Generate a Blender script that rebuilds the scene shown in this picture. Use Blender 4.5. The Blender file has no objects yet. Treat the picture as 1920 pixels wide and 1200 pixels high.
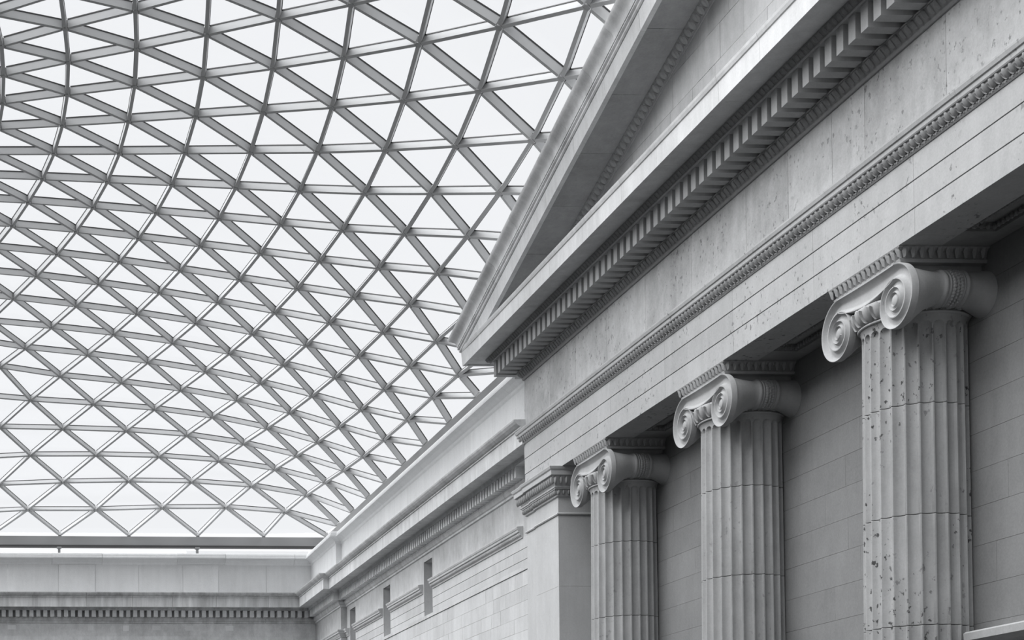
import bpy, math, random
from mathutils import Vector, Matrix, noise as mnoise

# ------------------------------------------------------------------ scene, camera, light
S = bpy.context.scene
COL = S.collection
S.view_settings.view_transform = 'Standard'
S.view_settings.look = 'None'
S.view_settings.gamma = 1.0
S.view_settings.use_curve_mapping = False
S.view_settings.exposure = 0.0
S.cycles.max_bounces = 8
S.cycles.diffuse_bounces = 5
S.cycles.transparent_max_bounces = 24
S.cycles.caustics_reflective = False
S.cycles.caustics_refractive = False

F = 2900.0
YAW, PITCH, ROLL = 0.048288, 0.018903, -0.003523
PX, PY = 176.096, 1484.931
cam_d = bpy.data.cameras.new('camera')
cam = bpy.data.objects.new('camera', cam_d)
COL.objects.link(cam)
S.camera = cam
cam_d.sensor_width = 36.0
cam_d.lens = F / 1920.0 * 36.0
cam_d.shift_x = (960.0 - PX) / 1920.0
cam_d.shift_y = (PY - 600.0) / 1920.0
cam_d.clip_end = 500
_fw = Vector((math.sin(YAW)*math.cos(PITCH), math.cos(YAW)*math.cos(PITCH), math.sin(PITCH)))
_rt = Vector((math.cos(YAW), -math.sin(YAW), 0))
_up = _rt.cross(_fw)
_r2 = _rt*math.cos(ROLL) + _up*math.sin(ROLL)
_u2 = -_rt*math.sin(ROLL) + _up*math.cos(ROLL)
_m = Matrix((( _r2.x, _u2.x, -_fw.x, 0.0), (_r2.y, _u2.y, -_fw.y, 0.0), (_r2.z, _u2.z, -_fw.z, 1.7), (0, 0, 0, 1)))
cam.matrix_world = _m

# a bright, evenly overcast sky
W = bpy.data.worlds.new('overcast_sky')
S.world = W
W.use_nodes = True
wt = W.node_tree
bg = wt.nodes['Background']
bg.inputs['Color'].default_value = (0.972, 0.982, 1.0, 1)
bg.inputs['Strength'].default_value = 1.02
# the sun behind the cloud: a broad soft glow from the open side of the court
sun_d = bpy.data.lights.new('veiled_sun', 'SUN')
sun_d.energy = 6.4
sun_d.angle = math.radians(84)
sun_d.color = (0.985, 0.992, 1.0)
sun = bpy.data.objects.new('veiled_sun', sun_d); COL.objects.link(sun)
sun.location = (-40, 30, 60)
sun.rotation_euler = Vector((0.54, -0.09, -0.84)).to_track_quat('-Z', 'Y').to_euler()
random.seed(7)

# ------------------------------------------------------------------ materials
def stone(name, base, var=0.14, streak=0.12, pits=0.0, rnd=0.08, bump=0.25, grain=0.10, dark=0.0, pm=(0.46, 0.6)):
    m = bpy.data.materials.new(name); m.use_nodes = True
    t = m.node_tree; n = t.nodes; l = t.links
    b = n['Principled BSDF']
    b.inputs['Roughness'].default_value = 0.88
    b.inputs['Specular IOR Level'].default_value = 0.25
    geo = n.new('ShaderNodeNewGeometry')
    def mapping(sc):
        v = n.new('ShaderNodeVectorMath'); v.operation = 'MULTIPLY'
        l.new(geo.outputs['Position'], v.inputs[0]); v.inputs[1].default_value = sc
        return v.outputs[0]
    def noi(sc, detail, rough=0.6):
        q = n.new('ShaderNodeTexNoise'); q.inputs['Scale'].default_value = 1.0
        q.inputs['Detail'].default_value = detail; q.inputs['Roughness'].default_value = rough
        l.new(mapping(sc), q.inputs['Vector']); return q.outputs['Fac']
    def mth(op, a, c):
        q = n.new('ShaderNodeMath'); q.operation = op
        for k, x in ((0, a), (1, c)):
            if isinstance(x, (int, float)): q.inputs[k].default_value = x
            else: l.new(x, q.inputs[k])
        return q.outputs[0]
    def amp(f, k): return mth('MULTIPLY', mth('SUBTRACT', f, 0.5), 2*k)
    n1 = noi((0.7, 0.7, 0.7), 6, 0.62)
    n2 = noi((3.2, 3.2, 0.28), 4, 0.6)
    n3 = noi((26, 26, 26), 4, 0.75)
    oi = n.new('ShaderNodeObjectInfo')
    s = mth('ADD', amp(n1, var*1.6), 1.0)
    s = mth('ADD', s, amp(n2, streak*1.6))
    n4 = noi((4.5, 4.5, 3.0), 5, 0.7)
    s = mth('ADD', s, amp(n3, grain*1.5))
    s = mth('ADD', s, amp(n4, var*1.1))
    s = mth('ADD', s, amp(oi.outputs['Random'], rnd))
    if pits:
        p1 = noi((12, 12, 9), 3, 0.55); p2 = noi((0.9, 0.9, 0.5), 3)
        mr = n.new('ShaderNodeMapRange'); l.new(p1, mr.inputs[0])
        mr.inputs[1].default_value = 0.615; mr.inputs[2].default_value = 0.665
        mk = n.new('ShaderNodeMapRange'); l.new(p2, mk.inputs[0])
        mk.inputs[1].default_value = pm[0]; mk.inputs[2].default_value = pm[1]
        pp = mth('MULTIPLY', mr.outputs[0], mk.outputs[0])
        s = mth('MULTIPLY', s, mth('SUBTRACT', 1.0, mth('MULTIPLY', pp, pits)))
    if dark:
        d1 = noi((1.6, 1.6, 0.35), 5, 0.65)
        mr = n.new('ShaderNodeMapRange'); l.new(d1, mr.inputs[0])
        mr.inputs[1].default_value = 0.42; mr.inputs[2].default_value = 0.62
        mr.inputs[3].default_value = 1.0 - dark; mr.inputs[4].default_value = 1.0
        s = mth('MULTIPLY', s, mr.outputs[0])
    s = mth('MULTIPLY', s, base)
    s = mth('MAXIMUM', s, 0.02)
    cc = n.new('ShaderNodeCombineColor')
    l.new(mth('MULTIPLY', s, 0.985), cc.inputs[0]); l.new(mth('MULTIPLY', s, 0.993), cc.inputs[1]); l.new(s, cc.inputs[2])
    l.new(cc.outputs[0], b.inputs['Base Color'])
    bp = n.new('ShaderNodeBump'); bp.inputs['Strength'].default_value = bump; bp.inputs['Distance'].default_value = 0.01
    l.new(mth('ADD', n3, n1), bp.inputs['Height']); l.new(bp.outputs[0], b.inputs['Normal'])
    return m

def plain(name, c, rough=0.5, metal=0.0, noise=0.05):
    m = bpy.data.materials.new(name); m.use_nodes = True
    t = m.node_tree; b = t.nodes['Principled BSDF']
    b.inputs['Roughness'].default_value = rough; b.inputs['Metallic'].default_value = metal
    q = t.nodes.new('ShaderNodeTexNoise'); q.inputs['Scale'].default_value = 6.0
    r = t.nodes.new('ShaderNodeMapRange')
    r.inputs[3].default_value = 1 - noise; r.inputs[4].default_value = 1 + noise
    t.links.new(q.outputs['Fac'], r.inputs[0])
    v = t.nodes.new('ShaderNodeVectorMath'); v.operation = 'SCALE'
    v.inputs[0].default_value = (c*0.985, c*0.993, c)
    t.links.new(r.outputs[0], v.inputs['Scale']); t.links.new(v.outputs[0], b.inputs['Base Color'])
    return m

M_FASC = stone('pale_limestone', 0.465, var=0.11, streak=0.08, pits=0.55, rnd=0.05, grain=0.12)
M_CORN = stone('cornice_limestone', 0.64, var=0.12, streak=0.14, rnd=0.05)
M_FRIE = stone('frieze_limestone', 0.45, var=0.27, streak=0.13, pits=0.5, rnd=0.09, grain=0.14, pm=(0.42, 0.56))
M_ORN = stone('shade_toned_carved_limestone', 0.37, var=0.12, streak=0.05, rnd=0.06, bump=0.15)  # weathered carving, with recess shade also worked into the base tone
M_DENT = stone('dentil_limestone', 0.445, var=0.14, streak=0.04, rnd=0.05)
M_SOFF = stone('shade_toned_soffit_limestone', 0.32, var=0.22, streak=0.0, rnd=0.05)  # darker tone paints in the shade under soffits and between dentils
M_TYMP = stone('tympanum_limestone', 0.445, var=0.18, streak=0.12, rnd=0.07)
M_COL = stone('column_limestone', 0.44, var=0.16, streak=0.12, pits=0.3, rnd=0.04, dark=0.12)
M_COLP = stone('pitted_column_limestone', 0.44, var=0.14, streak=0.1, pits=0.8, rnd=0.04, dark=0.15, pm=(0.38, 0.5))
M_CAP = stone('capital_limestone', 0.445, var=0.13, streak=0.08, rnd=0.02, bump=0.12)
M_BACK = stone('shade_toned_wall_limestone', 0.26, var=0.12, streak=0.06, rnd=0.04, grain=0.14)  # tone lowered to paint in the shade behind the columns
M_PIL = stone('pilaster_limestone', 0.54, var=0.08, streak=0.08, rnd=0.02)
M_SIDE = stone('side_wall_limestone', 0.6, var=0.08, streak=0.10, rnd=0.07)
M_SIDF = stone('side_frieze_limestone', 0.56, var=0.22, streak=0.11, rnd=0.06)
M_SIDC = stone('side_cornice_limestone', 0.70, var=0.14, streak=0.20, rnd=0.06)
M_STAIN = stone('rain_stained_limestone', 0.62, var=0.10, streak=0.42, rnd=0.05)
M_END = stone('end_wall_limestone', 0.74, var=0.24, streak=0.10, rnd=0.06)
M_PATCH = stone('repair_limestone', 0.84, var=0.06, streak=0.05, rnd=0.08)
M_PARA = stone('parapet_limestone', 0.63, var=0.06, streak=0.07, rnd=0.04)
M_COPE = stone('coping_limestone', 0.68, var=0.06, streak=0.05, rnd=0.05)
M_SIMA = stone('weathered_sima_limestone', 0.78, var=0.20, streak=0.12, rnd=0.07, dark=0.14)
M_FLOOR = stone('floor_stone', 0.03, var=0.08, streak=0.0, rnd=0.06)  # kept near-black to cut light bounced up from below
M_DRUM = stone('drum_stone', 0.09, var=0.1)
M_FAR = plain('hazed_far_stone', 0.85, 0.9)  # far stone painted extra pale to stand in for haze
M_STEEL = plain('pale_grey_paint', 0.50, 0.6)
M_NODE = plain('node_grey_paint', 0.40, 0.45)
M_GASK = plain('black_gasket', 0.03, 0.6)
M_BEAM = plain('edge_beam_paint', 0.30, 0.5)
M_GUT = plain('dark_gutter_paint', 0.06, 0.6)

def glass_mat():
    m = bpy.data.materials.new('roof_glass'); m.use_nodes = True
    t = m.node_tree; n = t.nodes
    n.remove(n['Principled BSDF'])
    tr = n.new('ShaderNodeBsdfTransparent'); tr.inputs['Color'].default_value = (0.955, 0.958, 0.962, 1)
    gl = n.new('ShaderNodeBsdfGlossy'); gl.inputs['Roughness'].default_value = 0.08
    mx = n.new('ShaderNodeMixShader'); mx.inputs[0].default_value = 0.02
    t.links.new(tr.outputs[0], mx.inputs[1]); t.links.new(gl.outputs[0], mx.inputs[2])
    t.links.new(mx.outputs[0], n['Material Output'].inputs['Surface'])
    return m
M_GLASS = glass_mat()

# ------------------------------------------------------------------ mesh helpers
class MB:
    def __init__(self): self.v = []; self.f = []; self.mi = []
    def add(self, vs, fs, mi=0):
        o = len(self.v); self.v += [tuple(p) for p in vs]
        self.f += [tuple(i+o for i in q) for q in fs]; self.mi += [mi]*len(fs)
    def box(self, x0, x1, y0, y1, z0, z1, mi=0):
        vs = [(x0,y0,z0),(x1,y0,z0),(x1,y1,z0),(x0,y1,z0),(x0,y0,z1),(x1,y0,z1),(x1,y1,z1),(x0,y1,z1)]
        self.add(vs, [(0,3,2,1),(4,5,6,7),(0,1,5,4),(1,2,6,5),(2,3,7,6),(3,0,4,7)], mi)
    def prism(self, poly_yz, x0, x1, mi=0):                       # polygon in (y,z), extruded in x
        n = len(poly_yz)
        vs = [(x0, y, z) for y, z in poly_yz] + [(x1, y, z) for y, z in poly_yz]
        fs = [tuple(range(n)), tuple(range(2*n-1, n-1, -1))] + [(i, i+n, (i+1) % n + n, (i+1) % n) for i in range(n)]
        self.add(vs, fs, mi)
    def sweep(self, prof, path, back=None):
        """prof: (p, z) outward offsets; path: (x, y); outward is to the left of travel. back closes it into a solid."""
        pr = list(prof)
        if back is not None: pr = pr + [(back, pr[-1][1]), (back, pr[0][1])]
        k = len(pr); np_ = len(path); vs = []
        for i, (x, y) in enumerate(path):
            ns = []
            for a, c in ((i-1, i), (i, i+1)):
                if 0 <= a and c < np_:
                    dx, dy = path[c][0]-path[a][0], path[c][1]-path[a][1]
                    L = math.hypot(dx, dy); ns.append((-dy/L, dx/L))
            if len(ns) == 1: o = ns[0]
            else:
                d = 1 + ns[0][0]*ns[1][0] + ns[0][1]*ns[1][1]
                o = ((ns[0][0]+ns[1][0])/d, (ns[0][1]+ns[1][1])/d)
            vs += [(x+o[0]*p, y+o[1]*p, z) for p, z in pr]
        fs = []
        for i in range(np_-1):
            for j in range(k):
                j2 = (j+1) % k
                fs.append((i*k+j, i*k+j2, (i+1)*k+j2, (i+1)*k+j))
        fs.append(tuple(range(k-1, -1, -1))); fs.append(tuple((np_-1)*k+j for j in range(k)))
        self.add(vs, fs)
    def grid(self, rows, closed=False, mi=0):
        nr = len(rows); nc = len(rows[0]); vs = [p for r in rows for p in r]; fs = []
        for i in range(nr-1):
            for j in range(nc if closed else nc-1):
                j2 = (j+1) % nc
                fs.append((i*nc+j, i*nc+j2, (i+1)*nc+j2, (i+1)*nc+j))
        self.add(vs, fs, mi)
    def lathe(self, prof, cx, cy, n=48, caps=True):
        rows = [[(cx+r*math.cos(2*math.pi*k/n), cy+r*math.sin(2*math.pi*k/n), z) for k in range(n)] for r, z in prof]
        o = len(self.v); self.grid(rows, True)
        if caps:
            self.f.append(tuple(o+k for k in range(n-1, -1, -1))); self.mi.append(0)
            self.f.append(tuple(o+(len(prof)-1)*n+k for k in range(n))); self.mi.append(0)
    def blob(self, c, rx, ry, rz, nu=8, nv=5):
        rows = []
        for i in range(nv+1):
            a = math.pi*(i/nv)
            a = min(max(a, 0.06), math.pi-0.06)
            rows.append([(c[0]+rx*math.sin(a)*math.cos(2*math.pi*k/nu), c[1]+ry*math.sin(a)*math.sin(2*math.pi*k/nu), c[2]+rz*math.cos(a)) for k in range(nu)])
        self.grid(rows, True)
    def mesh(self, name, mats):
        me = bpy.data.meshes.new(name); me.from_pydata(self.v, [], self.f)
        for m in (mats if isinstance(mats, (list, tuple)) else [mats]): me.materials.append(m)
        if any(self.mi): me.polygons.foreach_set('material_index', self.mi)
        me.update(); fix_normals(me)
        return me
    def build(self, name, mats, parent=None, smooth=False, kind=None):
        me = self.mesh(name, mats)
        if smooth: smooth_mesh(me)
        return link(name, me, parent, kind)

import bmesh
def fix_normals(me):
    b = bmesh.new(); b.from_mesh(me); bmesh.ops.recalc_face_normals(b, faces=b.faces); b.to_mesh(me); b.free()
def smooth_mesh(me, ang=38):
    me.polygons.foreach_set('use_smooth', [True]*len(me.polygons))
    me.set_sharp_from_angle(angle=math.radians(ang))
def link(name, me, parent=None, kind=None):
    o = bpy.data.objects.new(name, me); COL.objects.link(o)
    if parent is not None: o.parent = parent
    if kind: o['kind'] = kind
    return o
def copy_part(src, parent, loc=None):
    o = src.copy(); COL.objects.link(o); o.parent = parent
    if loc is not None: o.location = loc
    return o
def root(name, label, cat, kind=None, group=None):
    o = bpy.data.objects.new(name, None); COL.objects.link(o); o.empty_display_size = 0.3
    return tag(o, label, cat, kind, group)
def tag(o, label, cat, kind=None, group=None):
    o['label'] = label; o['category'] = cat
    if kind: o['kind'] = kind
    if group: o['group'] = group
    return o
def spans(a, b, step, jit=0.0, fixed=None):
    """cut positions from a to b"""
    if fixed: return [a] + sorted(c for c in fixed if a+0.2 < c < b-0.2) + [b]
    c = [a]
    while c[-1] + step*1.35 < b: c.append(c[-1] + step*(1 + random.uniform(-jit, jit)))
    return c + [b]
def cut_path(path, cuts, gap):
    """pieces of a polyline between arc lengths, each shortened by gap/2 at both ends"""
    L = [0.0]
    for a, c in zip(path, path[1:]): L.append(L[-1] + math.hypot(c[0]-a[0], c[1]-a[1]))
    def at(s):
        for i in range(len(path)-1):
            if s <= L[i+1] or i == len(path)-2:
                t = (s-L[i])/(L[i+1]-L[i]); a, c = path[i], path[i+1]
                return (a[0]+(c[0]-a[0])*t, a[1]+(c[1]-a[1])*t)
    out = []
    for s0, s1 in zip(cuts, cuts[1:]):
        a, c = s0 + (gap/2 if s0 > 0 else 0), s1 - (gap/2 if s1 < L[-1] else 0)
        out.append([at(a)] + [path[i] for i in range(1, len(path)-1) if a+1e-4 < L[i] < c-1e-4] + [at(c)])
    return out
def egg_mesh(name, w, h, d, mat):
    """an egg in its shell: long axis z, faces -x"""
    b = MB()
    b.blob((0, 0, 0), d, w*0.34, h*0.5, 8, 5)
    for s in (-1, 1):
        rows = []
        for k in range(6):
            a = math.pi/2 * (k/5) * 1.25 - 0.35
            y = s*w*0.47*math.cos(a); z = -h*0.52*math.sin(a)
            rows.append([(0.02*d, y*0.86, z*0.86), (-d*0.75, y*0.96, z*0.96), (0.02*d, y*1.06, z*1.06)])
        b.grid(rows)
    me = b.mesh(name, mat); smooth_mesh(me, 60); return me

XF = 13.36          # face of the portico entablature
YE = 40.06          # its far end
YN = 15.0           # it runs on past the frame to here
XB = 14.78          # wall behind the columns
XS, XBAY = 14.22, 13.97   # long side wall and its projecting corner bay
YJ, YW = 66.4, 72.1       # jog, end wall

# ------------------------------------------------------------------ floor and walls
fl = MB()
fl.box(-45, 30, -30, 95, -0.3, 0.0)
floor = fl.build('floor', M_FLOOR, kind='structure')
tag(floor, 'dark stone floor of the court, below the picture', 'floor', 'structure')

# the rest of the court round the viewpoint: the round reading room to the left and the wall behind
dr = MB(); dr.lathe([(20.0, 0.0), (20.0, 1.2), (19.8, 1.25), (19.8, 17.2), (20.3, 17.4), (20.5, 18.0), (20.5, 18.6), (19.8, 18.7)], -25.0, 22.0, 96)
wall_drum = dr.build('wall_drum', M_DRUM, kind='structure', smooth=True)
tag(wall_drum, 'round stone drum standing in the court, out of view to the left', 'wall', 'structure')
w = MB(); w.box(-45, 16, -14.5, -13.5, 0, 14.2); w.box(-46, -45, -14.5, 73.5, 0, 14.2)
wall_behind = w.build('wall_behind', M_DRUM, kind='structure')
tag(wall_behind, 'plain stone court wall behind the viewpoint', 'wall', 'structure')
w = MB(); w.box(XB, XB+1.2, -14, YN, 0, 14.2)
wall_near = w.build('wall_right', M_PARA, kind='structure')
tag(wall_near, 'plain stone side wall on this side of the portico', 'wall', 'structure')

# wall behind the columns, laid in blocks
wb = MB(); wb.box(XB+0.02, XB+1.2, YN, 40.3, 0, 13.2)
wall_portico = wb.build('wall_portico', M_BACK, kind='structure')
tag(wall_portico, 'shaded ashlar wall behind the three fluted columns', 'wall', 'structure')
rowz = [0.0, 0.6, 1.2, 1.8, 2.4, 3.0, 3.55, 4.12, 4.70, 5.29, 5.90, 6.50, 7.07, 7.64, 8.20, 8.77, 9.34, 9.90, 10.40]
fixed_j = {5.29: 27.28, 5.90: 27.66, 6.50: 22.34, 7.07: 27.57, 7.64: 26.88, 8.20: 28.0, 9.34: 22.26}
J = 0.0045
for z0, z1 in zip(rowz, rowz[1:]):
    f = fixed_j.get(z0)
    big = z1 < 4.2
    if big:
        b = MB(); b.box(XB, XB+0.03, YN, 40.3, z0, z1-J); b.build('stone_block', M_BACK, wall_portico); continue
    ys = [f] if f else [21.5 + random.random()]
    while ys[0] > 18.0: ys.insert(0, ys[0] - random.uniform(1.2, 1.75))
    while ys[-1] < 37.5: ys.append(ys[-1] + random.uniform(1.2, 1.75))
    for y0, y1 in zip(ys, ys[1:]):
        if y0 > 37.6: continue
        b = MB(); d = random.uniform(-0.0015, 0.0015)
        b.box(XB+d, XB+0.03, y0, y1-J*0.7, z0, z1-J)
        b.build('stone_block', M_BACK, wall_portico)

# long side wall beyond the portico
SLOT = [(52.45, 53.55), (58.5, 59.6), (64.62, 65.7)]
SZ0, SZ1 = 8.85, 10.74
w = MB()
w.box(XS+0.06, XS+1.6, 40.0, 73.5, 0, SZ0)
w.box(XS+0.03, XS+1.6, 40.0, 73.5, SZ1, 13.3)
yy = 40.0
for a, c in SLOT + [(73.5, 73.5)]:
    if a > yy: w.box(XS+0.03, XS+1.6, yy, a, SZ0, SZ1)
    yy = c
w.box(XS+0.95, XS+1.6, 40.0, 73.5, SZ0, SZ1)
wall_side = w.build('wall_side', M_SIDE, kind='structure')
tag(wall_side, 'long pale ashlar wall with narrow slots running back from the portico', 'wall', 'structure')
def wall_piece(name, y0, y1, z0, z1, mat, x=XS, d=0.06, g=0.006):
    b = MB(); b.box(x, XS+d, y0+g/2, y1-g/2, z0, z1); b.build(name, mat, wall_side)
solid = []; yy = 40.0
for a, c in SLOT: solid.append((yy, a)); yy = c
solid.append((yy, 66.3))
for y0, y1 in solid:                                    # frieze and three fascia courses between the slots
    cs = spans(y0, y1, 1.7, 0.3)
    for a, c in zip(cs, cs[1:]): wall_piece('frieze_block', a, c, 9.66, 10.98, M_SIDF, g=0.004)
    for k, (z0, z1) in enumerate(((9.345, 9.66), (9.03, 9.33), (8.735, 9.015))):
        cs = spans(y0, y1, 2.4, 0.35)
        for a, c in zip(cs, cs[1:]):
            lo = max(z0, SZ0) if k == 2 else z0
            wall_piece('fascia_block', a, c, lo, z1, M_SIDE, x=XS+0.004*k, g=0.004)
cs = spans(40.0, 66.3, 2.6, 0.3)
for a, c in zip(cs, cs[1:]): wall_piece('fascia_block', a, c, 8.735, SZ0-0.001, M_SIDE, x=XS+0.008, g=0.002)
for a, c in SLOT: wall_piece('lintel_block', a, c, SZ1, 10.98, M_SIDF, g=0.0)
zz = 8.715
for r in range(7):                                      # ashlar under the fascias
    z1 = zz; z0 = zz - 0.42
    ys = [40.0 + random.random()*0.5]
    while ys[-1] < 66.3: ys.append(min(66.3, ys[-1] + random.uniform(0.55, 1.25)))
    for y0, y1 in zip(ys, ys[1:]):
        if y1 - y0 < 0.1 or r > 2 and y0 > 58: continue
        d = random.uniform(-0.003, 0.003)
        wall_piece('stone_block', y0, y1, z0+0.006, z1, M_SIDE, x=XS+0.035+d, d=0.07, g=0.005)
    zz = z0
# projecting corner bay
b = MB(); b.box(XBAY, XS+0.1, YJ, 73.4, 0, 11.0)
b.build('corner_bay', M_SIDF, wall_side)

# end wall
w = MB(); w.box(-45, XBAY+0.3, YW+0.02, YW+1.3, 0, 12.3)
wall_end = w.build('wall_end', M_END, kind='structure')
tag(wall_end, 'mottled end wall of the court under a row of square dentils', 'wall', 'structure')
zz = 10.98
for r in range(3):
    ys = [-11.0 + random.random()]
    while ys[-1] < XBAY: ys.append(min(XBAY, ys[-1] + random.uniform(1.0, 2.1)))
    for x0, x1 in zip(ys, ys[1:]):
        b = MB(); b.box(x0, x1-0.002, YW+random.uniform(-0.002, 0.002), YW+0.03, zz-0.62, zz-0.002); b.build('stone_block', M_END, wall_end)
    zz -= 0.62
for x in (-3.2, -0.33, 3.36, 5.01, 6.44, 7.99, 9.88):
    b = MB(); wv = random.uniform(0.13, 0.2); b.box(x-wv, x+wv, YW-0.012, YW+0.02, 10.63+random.uniform(-0.04, 0.03), 10.86); b.build('repair_stone', M_PATCH, wall_end)

# ------------------------------------------------------------------ cornice and parapet of side and end walls
CORN = [(0.0, 10.95), (0.05, 10.97), (0.05, 11.03), (0.09, 11.06), (0.14, 11.15), (0.14, 11.22), (0.04, 11.221), (0.04, 11.52), (0.42, 11.525),
        (0.42, 11.60), (0.455, 11.65), (0.90, 11.65), (0.90, 11.60), (0.952, 11.60), (0.952, 12.03), (0.985, 12.04), (0.985, 12.085),
        (1.04, 12.10), (1.11, 12.15), (1.16, 12.21), (1.175, 12.25), (0.30, 12.275)]
PATH_S = [(XS, 40.0), (XS, YJ), (XBAY, YJ), (XBAY, YW)]
PATH_E = [(XBAY, YW), (-12.0, YW)]
PATH = [(XS, 40.0), (XS, YJ), (XBAY, YJ), (XBAY, YW), (-12.0, YW)]
LS = (YJ-40.0) + (XS-XBAY) + (YW-YJ)
trim_1 = root('trim_1', 'dentil cornice along the side wall, leading from portico to far corner', 'cornice', 'structure')
trim_2 = root('trim_2', 'rain-streaked dentil cornice across the end wall under the parapet', 'cornice', 'structure')
cs = spans(0, YJ-40.0-1.2, 2.1, 0.15)
for pc in cut_path(PATH, cs, 0.012):
    b = MB(); b.sweep(CORN, pc, -0.2); b.build('cornice_stone', M_SIDC, trim_1)
pc = cut_path(PATH, [YJ-40.0-1.2, LS-2.5], 0.012)[0]
b = MB(); b.sweep(CORN, pc, -0.2); b.build('cornice_stone', M_SIDC, trim_1)
# the inner corner: side part and end part each mitred at the corner
def corner_sweep(prof, name, mat, side_parent, end_parent, s_len, e_cuts, back, mat_e=None):
    k = prof + [(back, prof[-1][1]), (back, prof[0][1])]
    n = len(k)
    y0 = YW - s_len
    b = MB()
    vs = [(XBAY-p, y0+0.012, z) for p, z in k] + [(XBAY-p, YW-p, z) for p, z in k]
    fs = [(i, (i+1) % n, (i+1) % n + n, i+n) for i in range(n)] + [tuple(range(n)), tuple(range(2*n-1, n-1, -1))]
    b.add(vs, fs); b.build(name, mat, side_parent)
    for i, (a, c) in enumerate(zip(e_cuts, e_cuts[1:])):
        b = MB()
        xa = (lambda p: XBAY-p) if i == 0 else (lambda p: XBAY-a-0.005)
        vs = [(xa(p), YW-p, z) for p, z in k] + [(XBAY-c+0.005, YW-p, z) for p, z in k]
        b.add(vs, fs); b.build(name, mat_e or mat, end_parent)
corner_sweep(CORN, 'cornice_stone', M_SIDC, trim_1, trim_2, 2.5, spans(0, 25, 2.3, 0.2), -0.2, M_STAIN)
# dentils
db = MB(); db.box(-0.25, 0.12, -0.064, 0.064, 0.0, 0.30)
dm = db.mesh('dentil', M_PATCH)
y = 42.3
while y < YJ-0.35:
    o = link('dentil', dm, trim_1); o.location = (XS-0.15, y, 11.22); y += 0.268
y = YJ-0.28
while y < YW-0.5:
    o = link('dentil', dm, trim_1); o.location = (XBAY-0.15, y, 11.22); y += 0.268
db = MB(); db.box(-0.095, 0.095, -0.25, 0.12, 0.0, 0.30)
dm = db.mesh('dentil', M_PATCH)
x = XBAY-0.50
while x > -6:
    o = link('dentil', dm, trim_2); o.location = (x, YW-0.15, 11.22); x -= 0.322

COPE = [(0.25, 13.66), (0.29, 13.70), (0.31, 13.77), (0.36, 13.80), (0.44, 13.87), (0.55, 13.915), (0.566, 13.925), (0.566, 13.985), (0.54, 14.0), (0.525, 14.08), (0.49, 14.15), (0.45, 14.17)]
trim_3 = root('trim_3', 'pale parapet with moulded coping above the side wall cornice', 'parapet', 'structure')
trim_4 = root('trim_4', 'pale panelled parapet with coping above the end wall cornice', 'parapet', 'structure')
PAR = [(0.25, 12.26), (0.25, 13.66)]
for prof, nm, mt, step, back in ((PAR, 'parapet_panel', M_PARA, 2.6, -0.4), (COPE, 'coping_stone', M_COPE, 3.1, -0.9)):
    cs = spans(0, YJ-40.0-1.2, step, 0.2)
    for pc in cut_path(PATH, cs, 0.008):
        b = MB(); b.sweep(prof, pc, back); b.build(nm, mt, trim_3)
    pc = cut_path(PATH, [YJ-40.0-1.2, LS-2.5], 0.008)[0]
    b = MB(); b.sweep(prof, pc, back); b.build(nm, mt, trim_3)
    if nm == 'parapet_panel': ec = [XBAY-x for x in (XBAY, 11.6, 9.33, 7.68, 5.6, 3.56, 1.86, -0.5, -3.0, -8, -11)]
    else: ec = [XBAY-x for x in (XBAY, 12.9, 9.65, 7.4, 3.89, 1.56, -2.2, -6, -11)]
    corner_sweep(prof, nm, mt, trim_3, trim_4, 2.5, ec, back)
for x0, x1 in ((7.68, 9.33), (1.86, 3.56), (-4.3, -2.6)):
    b = MB(); b.box(x0, x1, YW-0.28, YW-0.2, 12.265, 13.665); b.build('parapet_pier', M_PARA, trim_4)
    k = [(p+0.03, z+0.002) for p, z in COPE[6:]]
    b = MB(); b.sweep(k, [(x1+0.3, YW), (x0-0.3, YW)], 0.3); b.build('coping_stone', M_COPE, trim_4)

# string course under the side frieze, in lengths that stop at the slots
STR = [(0.0, 9.645), (0.03, 9.65), (0.04, 9.69), (0.06, 9.71), (0.10, 9.80), (0.13, 9.815), (0.14, 9.82), (0.15, 9.885), (0.165, 9.89), (0.185, 9.94), (0.185, 9.965), (0.02, 9.985)]
LBL = ['moulded ledge on the side wall between the pilaster and the nearest slot',
       'moulded ledge on the side wall between the nearest and the middle slot',
       'short moulded ledge on the side wall between the middle slot and the farthest slot']
for (y0, y1), lb in zip(((42.85, 52.4), (53.65, 58.45), (59.7, 64.58)), LBL):
    t = root('string_course', lb, 'ledge', group='ledges on the side wall', kind='thing')
    cs = spans(y0, y1, 1.6, 0.2)
    for a, c in zip(cs, cs[1:]):
        b = MB(); b.sweep(STR, [(XS, a), (XS, c-0.004)], -0.02); b.build('ledge_stone', M_SIDE, t)
    b = MB(); yk = y0+0.05
    while yk < y1-0.04:
        b.blob((XS-0.085, yk, 9.755), 0.035, 0.035, 0.05, 6, 4); yk += 0.11
    b.build('egg_carving', M_SIDF, t, kind='stuff')
t = root('string_course', 'moulded ledge wrapping the corner bay beside the end wall', 'ledge', group='ledges on the side wall', kind='thing')
b = MB(); b.sweep(STR, [(XS, 65.82), (XS, YJ), (XBAY, YJ), (XBAY, YW)], -0.02); b.build('ledge_stone', M_SIDE, t)

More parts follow.
